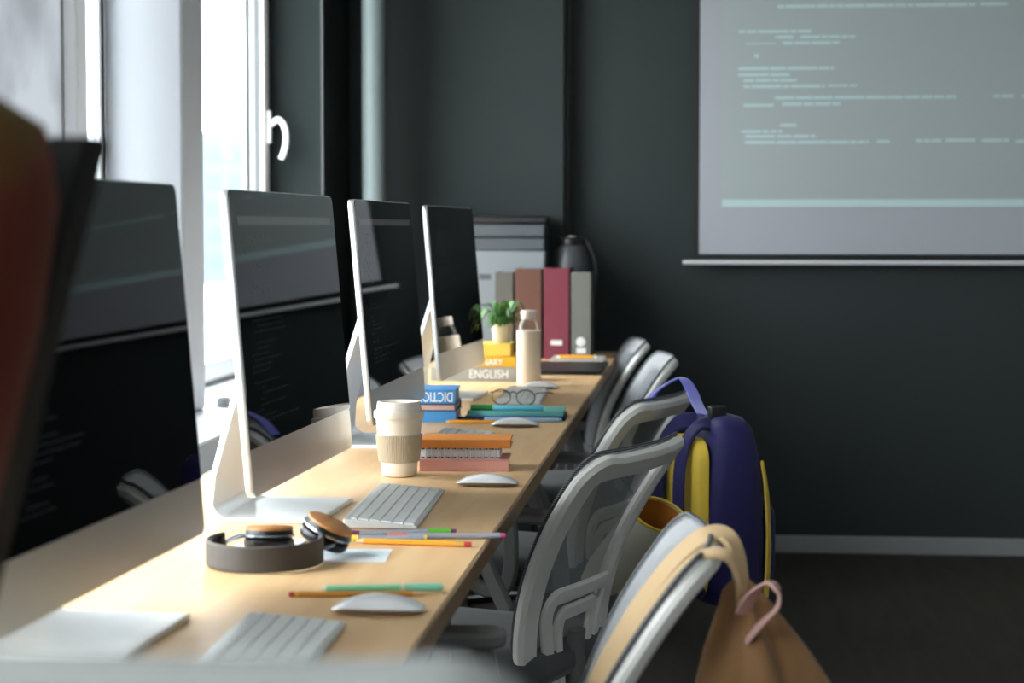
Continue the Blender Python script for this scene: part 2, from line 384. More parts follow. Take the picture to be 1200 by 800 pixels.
# ------------------------------------------------------------------ all-in-one computers
IW, IH, TILT = .70, .458, R(4.75)
def body_M(x0): return Matrix.Translation((x0, 0, .07)) @ Matrix.Rotation(-TILT, 4, 'Y')
def make_computer(label, loc, rz, lines, bar):
    t = thing('desktop_computer', label, 'computer', loc, rz, 'all-in-one computers along the desk')
    T = body_M(.045)
    ol = rrect(IW, IH, .014, 5, 0, IH/2)
    rings = []
    for s, x in ((1-.0025, 0), (1, -.002), (1, -.008), (.996, -.0125)):
        rings.append([(x, y*s, (z-IH/2)*s+IH/2) for y, z in ol])
    for s in (.97, .92, .85, .75, .62, .48, .32, .16, .04):
        x = -.0125 - .034*(1 - s**1.6)
        rings.append([(x, y*s, (z-IH/2)*s+IH/2) for y, z in ol])
    obj('body', MB().rings(rings, M=T), M['alu'], t, sharp=30)
    cy = .072
    gl = rrect(IW-.004, IH-cy-.002, .012, 5, 0, cy + (IH-cy)/2 - .001)
    gl = [(y, max(z, cy)) for y, z in gl]
    gl = [p for p in gl]
    g = MB().prism([(y if z > cy+.02 else (math.copysign(IW/2-.002, y)), z) for y, z in gl], .0002, .0016, lambda y, z, x: (x, y, z), M=T)
    go = obj('screen_glass', g, M['glassb'], t)
    c = MB()
    for (y0, h, ws) in lines:
        x = y0
        for w in ws:
            if w > 0: c.box(.0017, .0019, x, x+w, h, h+.0032, M=T)
            x += abs(w)+.004
    obj('code_text', c, M['code'], go)
    if bar:
        obj('title_bar', MB().box(.0017, .0019, -.315, .315, .405, .418, M=T), M['bar'], go)
    # stand: foot plate, bend, neck
    prof = [(.092, 0), (-.06, 0)]
    for k in range(1, 8):
        a = R(90*k/8); prof.append((-.06 - .032*math.sin(a), .032 - .032*math.cos(a)))
    prof += [(-.088, .07), (-.064, .17), (-.03, .285)]
    inner = [(.092, .008), (-.058, .008)]
    for k in range(1, 8):
        a = R(90*k/8); inner.append((-.058 - .024*math.sin(a), .032 - .024*math.cos(a)))
    inner += [(-.078, .072), (-.053, .17), (-.02, .282)]
    rg = []
    for (x, z), (xi, zi) in zip(prof, inner):
        hw = .128 - .03*max(0, min(1, z/.28))
        rg.append([(x, -hw, z), (x, hw, z), (xi, hw, zi), (xi, -hw, zi)])
    obj('stand', MB().rings(rg), M['alup'], t, bevel=.0015, sharp=40)
    return t
def codelines(seed, n, faint=1):
    rnd = random.Random(seed); L = []; h = .385
    for k in range(n):
        ind = rnd.choice([0, .015, .03, .03, .045])
        if rnd.random() < .2: h -= .0085; continue
        L.append((-.295+ind, h, [rnd.choice([.02, .03, .045, .06, .015]) for _ in range(rnd.randint(1, 5))])); h -= .0085
        if h < .09: break
    return L
G['pc'] = [
 make_computer('silver all-in-one computer nearest the camera with its left side cut off', (-.711, 2.195, Z0), R(-2.3), codelines(3, 34), False),
 make_computer('silver all-in-one computer standing behind the dark headphones', (-.696, 3.22, Z0), R(-1.8), codelines(4, 34), True),
 make_computer('silver all-in-one computer directly behind the oatmeal coffee cup', (-.706, 4.29, Z0), R(-.7), codelines(5, 32), True),
 make_computer('silver all-in-one computer farthest along the desk beside the bottle', (-.711, 5.47, Z0), R(-3.0), codelines(6, 34), False)]

# ------------------------------------------------------------------ keyboards
def make_keyboard(label, loc, rz):
    k = thing('keyboard', label, 'keyboard', loc, rz, 'slim keyboards in front of the computers')
    hx, hy = .058, .217
    prof = [(-hx, .001), (hx, .001), (hx, .0055), (-hx, .0165)]
    obj('base', MB().prism(prof, -hy, hy, lambda x, z, y: (x, y, z)), M['alup'], k, bevel=.0015)
    def zt(x): return .0165 - .011*(x+hx)/(2*hx)
    x = hx-.006
    for r in range(6):
        d = .0166 if r < 5 else .0105
        m = MB(); y = -hy+.005; n = [12, 15, 16, 17, 18, 18][r]; pitch = (2*hy-.01)/n
        for q in range(n):
            m.prism([(x-d+.0018, y+.0012), (x-.0002, y+.0012), (x-.0002, y+pitch-.0008), (x-d+.0018, y+pitch-.0008)], 0, 1, lambda a, b, c: (a, b, zt(a)+(.0022 if c else -.0005)))
            y += pitch
        obj('key_row', m, M['key'], k); x -= d + .0014
    return k
kb = make_keyboard('grey slim keyboard lying nearest the camera, out of focus', (-.474, 2.075, Z0), R(1))
dup(kb, (-.511, 3.263, Z0), R(2.0), 'grey slim keyboard beyond the headphones and three grey pens')
dup(kb, (-.532, 4.245, Z0), R(0), 'grey slim keyboard partly hidden behind the orange notebook')
dup(kb, (-.4985, 5.455, Z0), R(1.5), 'grey slim keyboard with eyeglasses resting on it')

# ------------------------------------------------------------------ mice
def make_mouse(label, loc, rz):
    m = thing('computer_mouse', label, 'mouse', loc, rz, 'white mice on the desk')
    L, Wd = .1135, .058; N = 16
    def top(u): return .0055 + .0165*max(0, 1-abs(u)**2.3)
    def bot(u): return .0015 + .0035*abs(u)**3 if abs(u) < 1 else .005
    sh, ba = [], []
    for i in range(N+1):
        u = -1 + 2*i/N; uu = u*.995
        w = Wd/2*(1-abs(uu)**4.5)**(1/4.5)
        w = max(w, .004); x = u*L/2; zt_, zb = top(u), bot(u); mid = zb + .0065*(1-abs(u)**4)+.0006
        a = []; b = []
        for k in range(13):
            q = -1+2*k/12; e = (1-abs(q)**3)**(1/2.2)
            a.append((x, q*w, mid + (zt_-mid)*e if k not in (0, 12) else mid))
        sh.append(a + [(x, q*w*.9, mid-.0006) for q in (1, .5, 0, -.5, -1)])
        for q in (-1, -.5, 0, .5, 1): b.append((x, q*w*.985, mid-.0004))
        ba.append(b + [(x, q*w*.8, zb) for q in (1, .5, 0, -.5, -1)])
    obj('shell', MB().rings(sh), M['mouse'], m, sharp=60)
    obj('underside', MB().rings(ba), M['mousebase'], m, sharp=60)
    return m
ms = make_mouse('white mouse nearest the camera beside the green pen', (-.397, 2.385, Z0), R(0))
dup(ms, (-.395, 3.585, Z0), R(0), 'white mouse in front of the pink notebook')
dup(ms, (-.448, 4.66, Z0), R(0), 'white mouse in front of the yellow pencil and teal notebook')
dup(ms, (-.480, 5.76, Z0), R(-3), 'white mouse at the foot of the cream bottle')

# ------------------------------------------------------------------ cup
cu = thing('coffee_cup', 'reusable oatmeal coffee cup with ribbed taupe sleeve and lid', 'cup', (-.577, 3.712, Z0))
obj('cup_body', MB().lathe([(.001,.001),(.031,.001),(.0335,.003),(.0345,.02),(.0432,.105),(.0435,.112)], 48), M['cup'], cu, sharp=50)
sl = []
for z, o in ((.028,.0),(.029,.0016),(.079,.0016),(.080,0)):
    r0 = .0354 + (z-.02)*.1023
    sl.append([((r0+o+(.0012*(k%4 < 2) if o else 0))*math.cos(2*PI*k/240), (r0+o+(.0012*(k%4 < 2) if o else 0))*math.sin(2*PI*k/240), z) for k in range(240)])
obj('sleeve', MB().rings(sl, cap=False), M['sleeve'], cu, sharp=20)
obj('lid', MB().lathe([(.044,.110),(.047,.1105),(.0478,.113),(.0475,.122),(.0465,.1245),(.0428,.1255),(.0425,.128),(.0408,.140),(.0395,.1418),(.036,.1418),(.034,.139),(.032,.1345),(.001,.1335)], 48), M['lid'], cu, sharp=40)

# ------------------------------------------------------------------ books and notebooks
def book(name, label, cat, loc, rz, L, D, T, cover, pages, spine='near', cov=.0025, group=None, inset=.004):
    """L along x, D along y; spine on the near (-y) side or pages towards the camera"""
    b = thing(name, label, cat, loc, rz, group=group)
    m = MB().box(-L/2, L/2, 0, D, 0, cov).box(-L/2, L/2, 0, D, T-cov, T)
    if spine == 'near': m.box(-L/2, L/2, 0, cov, cov, T-cov)
    else: m.box(-L/2, L/2, D-cov, D, cov, T-cov)
    obj('cover', m, cover, b, bevel=.0008)
    y0, y1 = (cov, D-inset) if spine == 'near' else (inset, D-cov)
    obj('page_block', bx(-L/2+inset, L/2-inset, y0, y1, cov, T-cov), pages, b)
    return b
RX = Matrix.Rotation(R(90), 4, 'X')
b3 = book('dictionary', 'blue book with dark red back cover at the bottom of the blue book stack', 'book', (-.702, 4.75, Z0), R(1), .205, .15, .026, M['blue'], M['redcover'])
b2 = book('dictionary', 'brown paged book in the middle of the blue book stack', 'book', (-.704, 4.752, Z0+.026), R(2), .208, .148, .018, M['navy'], M['pinkpages'], spine='far')
b1 = book('dictionary', 'blue dictionary lying upside down on top of its stack', 'book', (-.706, 4.75, Z0+.044), R(2), .21, .15, .034, M['blue'], M['pages'])
lettering('title_lettering', 'DICTIONARY', .033, Matrix.Translation((.100, -.0006, .0275)) @ RX @ Matrix.Rotation(PI, 4, 'Z'), M['whiteink'], b1, sx=.68)
e1 = book('dictionary', 'grey English book at the bottom of the far book stack', 'book', (-.708, 6.03, Z0), 0, .262, .17, .043, M['greybook'], M['pinkpages'])
lettering('title_lettering', 'ENGLISH', .037, Matrix.Translation((-.013, -.0006, .0095)) @ RX, M['whiteink'], e1, sx=.84)
e2 = book('dictionary', 'mustard yellow dictionary lying on the grey English book', 'book', (-.695, 6.034, Z0+.043), 0, .236, .16, .033, M['yellow'], M['pages'])
lettering('title_lettering', 'DICTIONARY', .028, Matrix.Translation((.078, -.0006, .006)) @ RX, M['whiteink'], e2, sx=.86, align='RIGHT')
e3 = book('book', 'small pale yellow book under the potted plant', 'book', (-.646, 6.045, Z0+.076), 0, .104, .13, .038, M['yellow2'], M['yellow2'])

# three notebooks beside the cup
p1 = book('notebook', 'pink notebook at the bottom of the notebook stack', 'notebook', (-.463, 3.79, Z0), R(3), .173, .11, .0235, M['pinkbook'], M['pinkpages'])
p2 = thing('notebook', 'white spiral notebook between the pink and orange notebooks', 'notebook', (-.470, 3.795, Z0+.0235), R(3))
obj('page_block', bx(-.083, .075, .006, .105, .001, .0205), M['paper'], p2)
obj('cover', MB().box(-.084, .076, .003, .106, 0, .001).box(-.084, .076, .003, .106, .0205, .0215), M['card'], p2)
sp = MB()
for k in range(13):
    for d in (0, .004):
        x = -.079 + k*.0122 + d
        sp.tube([(x, .0065 + .0095*math.cos(a), .0107 + .0102*math.sin(a)) for a in [2*PI*q/14 for q in range(14)]], .0011, 6, closed=True)
bh = MB()
for k in range(13):
    for z in (.0008, .0180): bh.box(-.0775+k*.0122, -.0705+k*.0122, .0052, .0064, z, z+.0026)
obj('binding_hole', bh, M['blackpl'], p2)
obj('spiral_wire', sp, M['wire'], p2)
p3 = book('notebook', 'orange notebook on top of the notebook stack', 'notebook', (-.461, 3.79, Z0+.045), R(3), .176, .112, .0165, M['orangebook'], M['orangebook'])

# teal and navy notebooks
n1 = book('notebook', 'thin navy notebook under the teal notebook', 'notebook', (-.462, 4.80, Z0), R(1), .245, .15, .010, M['navy'], M['paper'], cov=.0015)
n2 = book('notebook', 'teal notebook lying on the navy notebook', 'notebook', (-.462, 4.815, Z0+.010), R(1), .235, .14, .012, mat('teal_cover', (112,190,182), .5), M['paper'], cov=.002)
# black folder, grey notebook at the far end
fo = thing('laptop', 'closed black laptop lying at the far end of the desk', 'laptop', (-.445, 6.30, Z0))
obj('base', bx(-.12, .115, 0, .44, .002, .009), M['darkbook'], fo, bevel=.002)
obj('display_lid', bx(-.12, .115, 0, .44, .0095, .015), M['darkbook'], fo, bevel=.002)
for x in (-.1, .095):
    for y in (.02, .42): obj('rubber_foot', MB().lathe([(.006,0),(.006,.0022)], 12, M=Matrix.Translation((x, y, 0))), M['blackpl'], fo)
gn = book('notebook', 'grey notebook under the orange pencil near the binders', 'notebook', (-.441, 6.80, Z0), 0, .182, .2, .018, M['greybook'], M['paper'])

# ------------------------------------------------------------------ pens and pencils
def along(p0, p1):
    a, b = Vector(p0), Vector(p1); d = b-a
    return (b-a).length, a, math.atan2(d.y, d.x)
def rodM(): return Matrix.Rotation(R(90), 4, 'Y')
def make_pen(label, p0, p1, z, r, segs, group=None, name='pen', cat='pen'):
    """segs: (part name, from, to, r0, r1, material), fractions of the length"""
    L, a, ang = along(p0, p1)
    t = thing(name, label, cat, (a.x, a.y, z + r), ang, group)
    for nm, f0, f1, r0, r1, m in segs:
        n = 6 if nm in ('barrel',) and name == 'pencil' else 14
        obj(nm, MB().lathe([(r*r0, f0*L), (r*r1, f1*L)], n, M=rodM()), m, t, sharp=40)
    return t
def pmat(n, c, r=.4): return mat(n, c, r)
mint = pmat('mint_barrel', (142,228,188)); mintd = pmat('mint_cap', (150,232,206)); creamp = pmat('cream_tip', (236,226,196)); ochre = pmat('ochre_paint', (206,140,52)); lead = pmat('graphite', (50,46,44))
woodp = pmat('bare_pencil_wood', (226,190,140)); red = pmat('eraser_red', (190,50,58)); orange = pmat('orange_paint', (240,162,48)); gold = mat('brass_ferrule', (226,184,92), .3, .7)
greyp = pmat('grey_barrel', (150,154,164)); greenc = pmat('green_cap', (106,178,62)); purple = pmat('purple_end', (120,52,96)); coral = pmat('coral_cap', (230,112,92)); pinkc = pmat('magenta_end', (214,70,140)); yelc = pmat('yellow_cap', (236,206,80)); limec = pmat('lime_end', (150,210,70))
cyan = pmat('sky_barrel', (110,200,222)); dgreen = pmat('dark_green_cap', (40,140,62)); cobalt = pmat('cobalt_barrel', (48,88,186)); ice = pmat('ice_barrel', (168,200,226)); blk = M['blackpl']
make_pen('mint green pen lying just behind the nearest mouse', (-.492,2.508), (-.337,2.536), Z0, .0048, [('tip',0,.04,.5,.9,creamp),('barrel',.04,.66,1,1,mint),('cap',.64,.98,1.12,1.12,mintd),('cap_ring',.655,.685,1.3,1.3,creamp),('end_plug',.98,1,.8,.6,mintd)])
make_pen('ochre pencil with red eraser in front of the mint green pen', (-.526,2.472), (-.326,2.498), Z0, .0037, [('eraser',0,.035,.9,.95,red),('ferrule',.035,.06,1.02,1.02,gold),('barrel',.06,.78,1,1,ochre),('wood_tip',.78,.97,.95,.25,woodp),('lead',.97,1,.25,.05,lead)], name='pencil', cat='pencil')
make_pen('grey pen with green cap and purple end in front of a keyboard', (-.545,2.968), (-.379,3.006), Z0, .0048, [('end_plug',0,.13,.95,.95,purple),('barrel',.13,.76,1,1,greyp),('cap',.74,.95,1.12,1.12,greenc),('tip',.95,1,.9,.8,purple)])
make_pen('grey pen with coral cap reaching over the desk edge', (-.478,2.951), (-.300,2.972), Z0, .0046, [('cap',0,.17,1.12,1.12,coral),('barrel',.17,.96,1,1,greyp),('end_plug',.96,1,.95,.85,pinkc)])
make_pen('grey pen with yellow cap beside the headphones', (-.560,2.922), (-.415,2.938), Z0, .0046, [('tip',0,.07,.8,1,limec),('cap',.07,.3,1.12,1.12,yelc),('barrel',.28,.97,1,1,greyp),('end_plug',.97,1,.95,.85,yelc)])
make_pen('orange pencil with brass ferrule and red eraser', (-.521,2.906), (-.342,2.888), Z0, .0042, [('lead',0,.02,.05,.25,lead),('wood_tip',.02,.09,.25,.95,woodp),('barrel',.09,.86,1,1,orange),('ferrule',.86,.945,1.03,1.03,gold),('eraser',.945,1,.95,.9,red)], name='pencil', cat='pencil')
make_pen('yellow pencil lying before the blue book stack', (-.625,4.726), (-.478,4.726), Z0, .0042, [('lead',0,.02,.05,.25,lead),('wood_tip',.02,.09,.25,.95,woodp),('barrel',.09,.86,1,1,orange),('ferrule',.86,.945,1.03,1.03,gold),('eraser',.945,1,.95,.9,red)], name='pencil', cat='pencil')
make_pen('sky blue marker with dark green cap on the teal notebook', (-.573,4.832), (-.395,4.84), Z0+.022, .0068, [('cap',0,.3,1.1,1.1,dgreen),('barrel',.28,.72,1,1,cyan),('back_cap',.7,1,1.08,1.02,cyan)], name='marker', cat='marker')
make_pen('cobalt blue pen lying before the teal notebook', (-.575,4.79), (-.385,4.79), Z0, .0058, [('tip',0,.06,.3,.9,blk),('barrel',.06,.94,1,1,cobalt),('end_plug',.94,1,.9,.8,cobalt)])
make_pen('ice blue pen with black cap behind the third mouse', (-.595,4.765), (-.345,4.77), Z0, .0056, [('cap',0,.25,1.1,1.1,blk),('barrel',.24,.97,1,1,ice),('end_plug',.97,1,.9,.8,cyan)])
make_pen('orange pencil on the grey notebook by the binders', (-.515,6.84), (-.375,6.84), Z0+.018, .0055, [('lead',0,.02,.05,.25,lead),('wood_tip',.02,.09,.25,.95,woodp),('barrel',.09,.86,1,1,orange),('ferrule',.86,.945,1.03,1.03,gold),('eraser',.945,1,.95,.9,creamp)], name='pencil', cat='pencil')

# ------------------------------------------------------------------ eyeglasses on the far keyboard
eg = thing('eyeglasses', 'thin black wire eyeglasses resting on the farthest keyboard', 'eyeglasses', (-.502, 5.205, Z0+.001), R(-14))
rm = MB()
for s in (-1, 1):
    rm.tube([(s*.034+.026*math.cos(a), -.012*math.sin(a)*0 + .012*math.cos(0)*.0 + (-.006), .022+.020*math.sin(a)) for a in [2*PI*k/28 for k in range(28)]], .0014, 6, closed=True)
rm.tube(catmull([(-.009,-.006,.033),(0,-.008,.037),(.009,-.006,.033)],5), .0013, 6)
obj('rim', rm, M['blackpl'], eg)
ln = MB()
for s in (-1, 1): ln.prism([(s*.034+.0255*math.cos(2*PI*k/28), .022+.0195*math.sin(2*PI*k/28)) for k in range(28)], -.0068, -.0056, lambda x, z, y: (x, y, z))
obj('lens', ln, M['lensglass'], eg)
for s in (-1, 1):
    obj('temple', MB().tube(catmull([(s*.060,-.006,.032),(s*.066,.004,.034),(s*.066,.07,.030),(s*.064,.115,.026),(s*.062,.14,.0205)],6), .0013, 6), M['blackpl'], eg)

# ------------------------------------------------------------------ bottle
bt = thing('water_bottle', 'glass bottle with cream sleeve and pale cap on the far desk', 'bottle', (-.525, 5.90, Z0))
obj('glass', MB().lathe([(.030,.006),(.031,.10),(.031,.165),(.0305,.178),(.027,.190),(.021,.196),(.0195,.20),(.0195,.206)], 36), M['bglass'], bt, sharp=60)
obj('sleeve', MB().lathe([(.001,.0005),(.033,.0005),(.0355,.003),(.0355,.160),(.0345,.1635),(.0315,.1635)], 36), M['bottle'], bt, sharp=40)
obj('cap', MB().lathe([(.0225,.196),(.0235,.198),(.0235,.219),(.022,.222),(.001,.2225)], 36), M['cap'], bt, sharp=40)

# ------------------------------------------------------------------ plant
pl = thing('potted_fern', 'small green fern in ribbed beige pot on the yellow books', 'plant', (-.627, 6.10, Z0+.114))
obj('pot', MB().lathe([(.001,0),(.024,0),(.026,.002),(.032,.055),(.0325,.058),(.029,.058),(.028,.052)], 36, cap=False), M['pot'], pl, sharp=40)
obj('soil', MB().lathe([(.001,.05),(.0285,.05)], 24, cap=False), M['soil'], pl)
lf = MB(); rnd = random.Random(11)
for k in range(46):
    a = rnd.uniform(0, 2*PI); ln_ = rnd.uniform(.035, .068); rise = rnd.uniform(.02, .075); P = []
    for q in range(6):
        u = q/5; r_ = .012 + ln_*u**.9; z = .052 + rise*math.sin(u*2.3)*1.2 - .028*u*u
        P.append((r_*math.cos(a+.25*u), r_*math.sin(a+.25*u), z))
    lf.band(P, (0,0,1), [.003+.016*math.sin(PI*min(.98,u/5+.08)) for u in range(6)], .0008)
obj('foliage', lf, M['leaf'], pl)

# ------------------------------------------------------------------ binders, printer, jug
def binder(label, x0, x1, h, m, lab, ring, yy=7.05):
    t = thing('ring_binder', label, 'binder', ((x0+x1)/2, yy, Z0), 0, 'lever arch binders at the end of the desk'); w = (x1-x0)/2
    obj('cover', MB().box(-w, w, 0, .003, 0, h).box(-w, -w+.003, .003, .225, 0, h).box(w-.003, w, .003, .225, 0, h), m, t, bevel=.001)
    obj('paper_stack', bx(-w+.006, w-.012, .02, .215, .006, h-.012), M['paper'], t)
    if lab: obj('spine_label', bx(lab[0]-lab[2], lab[0]+lab[2], -.0012, 0, lab[1]-lab[3], lab[1]+lab[3]), M['label'], t)
    if ring: obj('finger_ring', MB().lathe([(.0165,0),(.0165,.002),(.013,.003),(.001,.0015)], 24, M=Matrix.Translation((0, 0, ring)) @ Matrix.Rotation(R(90), 4, 'X')), M['label'], t)
    return t
binder('charcoal binder behind the fern, leftmost of four', -.749, -.684, .309, M['binder_dark'], None, .075)
binder('brown binder between the charcoal and maroon ones', -.676, -.583, .322, M['binder_brown'], None, .075)
binder('maroon binder with one small white label', -.574, -.484, .325, M['binder_red'], (0, .060, .0205, .0085), None)
binder('grey binder with white ring and label, rightmost of four', -.476, -.408, .310, M['binder_grey'], (.001, .032, .0165, .0095), .063)
pt = thing('printer', 'large grey office printer with black lid behind the binders', 'printer', (-.79, 7.30, Z0))
obj('paper_tray', bx(-.2, .2, 0, .225, 0, .18), M['printer'], pt, bevel=.006)
obj('body', bx(-.2, .2, 0, .225, .182, .383), M['printer'], pt, bevel=.006)
obj('control_plate', bx(-.043, .0, -.002, 0, .277, .297), M['printerd'], pt)
obj('output_tray', bx(-.2, .198, .002, .225, .384, .430), M['printerd'], pt, bevel=.005)
obj('scanner_unit', bx(-.2, .198, .002, .225, .434, .480), M['printerd'], pt, bevel=.005)
obj('lid', bx(-.204, .206, -.002, .23, .481, .512), M['blackpl'], pt, bevel=.008)
jg = thing('vacuum_jug', 'dark grey rounded jug with black lid behind the maroon binder', 'jug', (-.500, 7.42, Z0))
obj('body', MB().lathe([(.001,0),(.074,0),(.078,.01),(.078,.24),(.074,.33),(.064,.38),(.052,.402),(.001,.403)], 36), M['jugm'], jg, sharp=50)
obj('lid', MB().lathe([(.05,.40),(.052,.405),(.048,.426),(.035,.432),(.001,.433)], 28), M['blackpl'], jg, sharp=50)
obj('pump_button', MB().lathe([(.016,.43),(.016,.438),(.001,.44)], 20), M['grey'], jg)
obj('handle', MB().tube(catmull([(.04,-.0,.42),(.065,-.01,.40),(.09,-.02,.33),(.088,-.02,.22),(.07,-.015,.18)],5), .009, 8), M['blackpl'], jg)

# ------------------------------------------------------------------ headphones on two cards
cd = tag(obj('postcard', bx(-.085, .085, -.055, .055, 0, .0006), M['card'], loc=(-.535, 2.795, Z0)), 'pale blue card under the headphones, sticking out right', 'card'); cd.rotation_euler = (0,0,R(4))
cd = tag(obj('postcard', bx(-.045, .045, -.045, .045, 0, .0006), M['paper'], loc=(-.642, 2.895, Z0+.0007)), 'white card lying inside the ring of the headphones', 'card'); cd.rotation_euler = (0,0,R(-6))
hp = thing('headphones', 'dark over-ear headphones with wooden ear caps lying on the desk', 'headphones', (-.612, 2.715, Z0+.0016), R(0))
arc = [(.079*math.cos(a), .083*math.sin(a), .018) for a in [R(150 + 235*k/44) for k in range(45)]]
obj('headband', MB().band(arc, [(p[0], p[1], 0) for p in arc], .036, .006), M['hp'], hp, sharp=40)
inn = [(.0755*math.cos(a), .0795*math.sin(a), .018) for a in [R(158 + 218*k/44) for k in range(45)]]
obj('head_padding', MB().band(inn, [(p[0], p[1], 0) for p in inn], .031, .004), M['hpblack'], hp, sharp=40)
def cupset(T, woodtop):
    c = MB().lathe([(.001,0),(.026,0),(.034,.004),(.037,.012),(.0365,.02),(.033,.023),(.001,.023)], 32, M=T)
    o = obj('ear_cushion', c, M['hpblack'], hp, sharp=50)
    obj('ear_shell', MB().lathe([(.001,.022),(.031,.022),(.034,.025),(.035,.036),(.034,.039),(.001,.039)], 32, M=T), M['hpblack'], hp, sharp=40)
    obj('shell_ring', MB().lathe([(.0352,.026),(.037,.0265),(.037,.0305),(.0352,.031)], 32, M=T, cap=False), M['hpmetal'], hp, sharp=40)
    obj('wooden_cap', MB().lathe([(.0345,.039),(.0345,.0435),(.032,.0455),(.001,.046)], 32, M=T), M['hpwood'], hp, sharp=40)
TA = Matrix.Translation((-.016, .098, .002)) @ Matrix.Rotation(R(-5), 4, 'X') @ Matrix.Diagonal((1, 1, .76, 1))
TB = Matrix.Translation((.066, .068, .017)) @ Matrix.Rotation(R(27), 4, 'Y') @ Matrix.Rotation(R(1), 4, 'X') @ Matrix.Diagonal((1, 1, .78, 1))
cupset(TA, 0); cupset(TB, 1)
obj('slider', MB().tube(catmull([(-.068,.042,.018),(-.07,.065,.019),(-.060,.088,.022),(-.050,.096,.023)],5), .0035, 8), M['hpmetal'], hp)
obj('slider', MB().tube(catmull([(.078,.030,.018),(.088,.038,.02),(.092,.05,.024),(.092,.062,.026)],5), .0035, 8), M['hpmetal'], hp)

# ------------------------------------------------------------------ office chairs
def make_chair(label, loc, rz, zt=.38, lift=0, bow=.032, lean=.16, ft=.945, mt=1.0, fm=None):
    """+x is the rear of the chair, origin on the floor under the seat"""
    c = thing('office_chair', label, 'chair', loc, rz, 'grey mesh office chairs along the desk')
    zb = .46
    def S(s, t, off=0):
        def p(s, t):
            tt = max(t, 0); hw = .185 + .038*min(1, tt*1.3)
            return Vector((.19 + lean*tt**1.9 + bow*(1-s*s)*(.35+.65*min(tt, 1)) - bow*.35*0, s*hw, zb + zt*t))
        q = p(s, t)
        if off:
            n = (p(s+.01, t)-p(s-.01, t)).cross(p(s, t+.01)-p(s, t-.01)).normalized()
            q = q + n*off
        return q
    def N(s, t): return (S(s, t, 1)-S(s, t)).normalized()
    def ring(sw, t0, t1, rs, rt, bot=1.0):
        out = []
        for sx, ty, a0 in ((1, t1-rt, 0), (-1, t1-rt, 90), (-1, t0+rt, 180), (1, t0+rt, 270)):
            for k in range(9):
                a = R(a0 + 90*k/8); out.append((sx*(sw-rs)+rs*math.cos(a), ty+rt*math.sin(a)))
        dense = []
        for i in range(len(out)):
            (s0, u0), (s1, u1) = out[i], out[(i+1) % len(out)]
            n = max(1, int(max(abs(s1-s0)/.12, abs(u1-u0)/.07)))
            for k in range(n): dense.append((s0+(s1-s0)*k/n, u0+(u1-u0)*k/n))
        return [(s*(bot+(1-bot)*max(0, min(1, (t-t0)/(t1-t0)))), t) for s, t in dense]
    fr = ring(.9, -.06, ft, .15, .075)
    def wd(s, t): return .060 if abs(s) > .7 else .052
    obj('back_frame', MB().band([S(s, t) for s, t in fr], [N(s, t) for s, t in fr], [wd(s, t) for s, t in fr], .024, closed=True), fm or M['frame'], c, sharp=40)
    def edge(t):
        return 1.0 if t < .91 else 1 - .17*(1 - math.sqrt(max(0, 1-((t-.91)/.0905)**2)))
    obj('mesh_fabric', MB().grid(lambda u, v: tuple(S((2*u-1)*edge(v), mt*v, -.0145)), 24, 28), M['net'], c, sharp=80)
    pp = ring(1.0, .0, mt, .17, .09)
    obj('mesh_edging', MB().tube([S(s, t, -.0145) for s, t in pp], .0036, 8, closed=True), M['netedge'], c)
    for sw, t0, t1, w in ((.71, -.34, .30, .034), (.43, -.32, .20, .030)):
        q = ring(sw, t0, t1, .28*sw, .13, .55)
        obj('lumbar_ring', MB().band([S(s, t, .012) for s, t in q], [N(s, t) for s, t in q], w, .012, closed=True), M['frame'], c, sharp=40)
    sq = [(0, .09), (0, .02), (0, -.1), (0, -.22), (0, -.34)]
    spn = [S(s, t, .018) for s, t in sq] + [Vector((.17, 0, .30)), Vector((.08, 0, .285)), Vector((0, 0, .285+lift*0))]
    obj('spine', MB().band(spn, [(1,0,.01)]*5 + [(.6,0,-.6), (0,0,-1), (0,0,-1)], [.045, .05, .055, .06, .065, .08, .09, .09], .022), M['arm'], c, sharp=50)
    # seat cushion
    def sc(w, d, z, r=.09): return [(x, y, z) for x, y in rrect(d, w, r, 8)]
    obj('seat', MB().rings([sc(.40,.40,.405), sc(.44,.44,.412), sc(.46,.46,.43), sc(.455,.455,.452), sc(.42,.42,.468), sc(.3,.3,.474), sc(.1,.1,.475,.03)]), M['seat'], c, sharp=70)
    obj('seat_shell', MB().rings([sc(.3,.3,.385), sc(.40,.40,.395), sc(.42,.42,.405)]), M['arm'], c, sharp=50)
    for s in (-1, 1):
        a = obj('armrest', MB().prism(rrect(.24, .075, .03, 6, -.03, s*.262), .645, .668, lambda x, y, z: (x, y, z)), M['arm'], c, bevel=.006)
        lp = catmull([(-.11, s*.262, .640), (-.10, s*.262, .56), (-.05, s*.258, .46), (-.02, s*.235, .405), (.04, s*.235, .405), (.07, s*.258, .46), (.07, s*.262, .56), (.055, s*.262, .640)], 5)
        obj('arm_bracket', MB().band(lp, (0, 1, 0), .034, .02), M['arm'], a, sharp=40)
    obj('gas_lift', MB().lathe([(.028,.09),(.028,.24),(.018,.24),(.018,.36),(.06,.365),(.06,.385)], 20), M['blackpl'], c)
    st = MB()
    for k in range(5):
        a = 2*PI*k/5 + .3; d = Vector((math.cos(a), math.sin(a), 0))
        st.band([d*.02+Vector((0,0,.105)), d*.12+Vector((0,0,.098)), d*.27+Vector((0,0,.072))], (0,0,1), [.06,.05,.035], .028)
    obj('star_base', st, M['blackpl'], c, sharp=40)
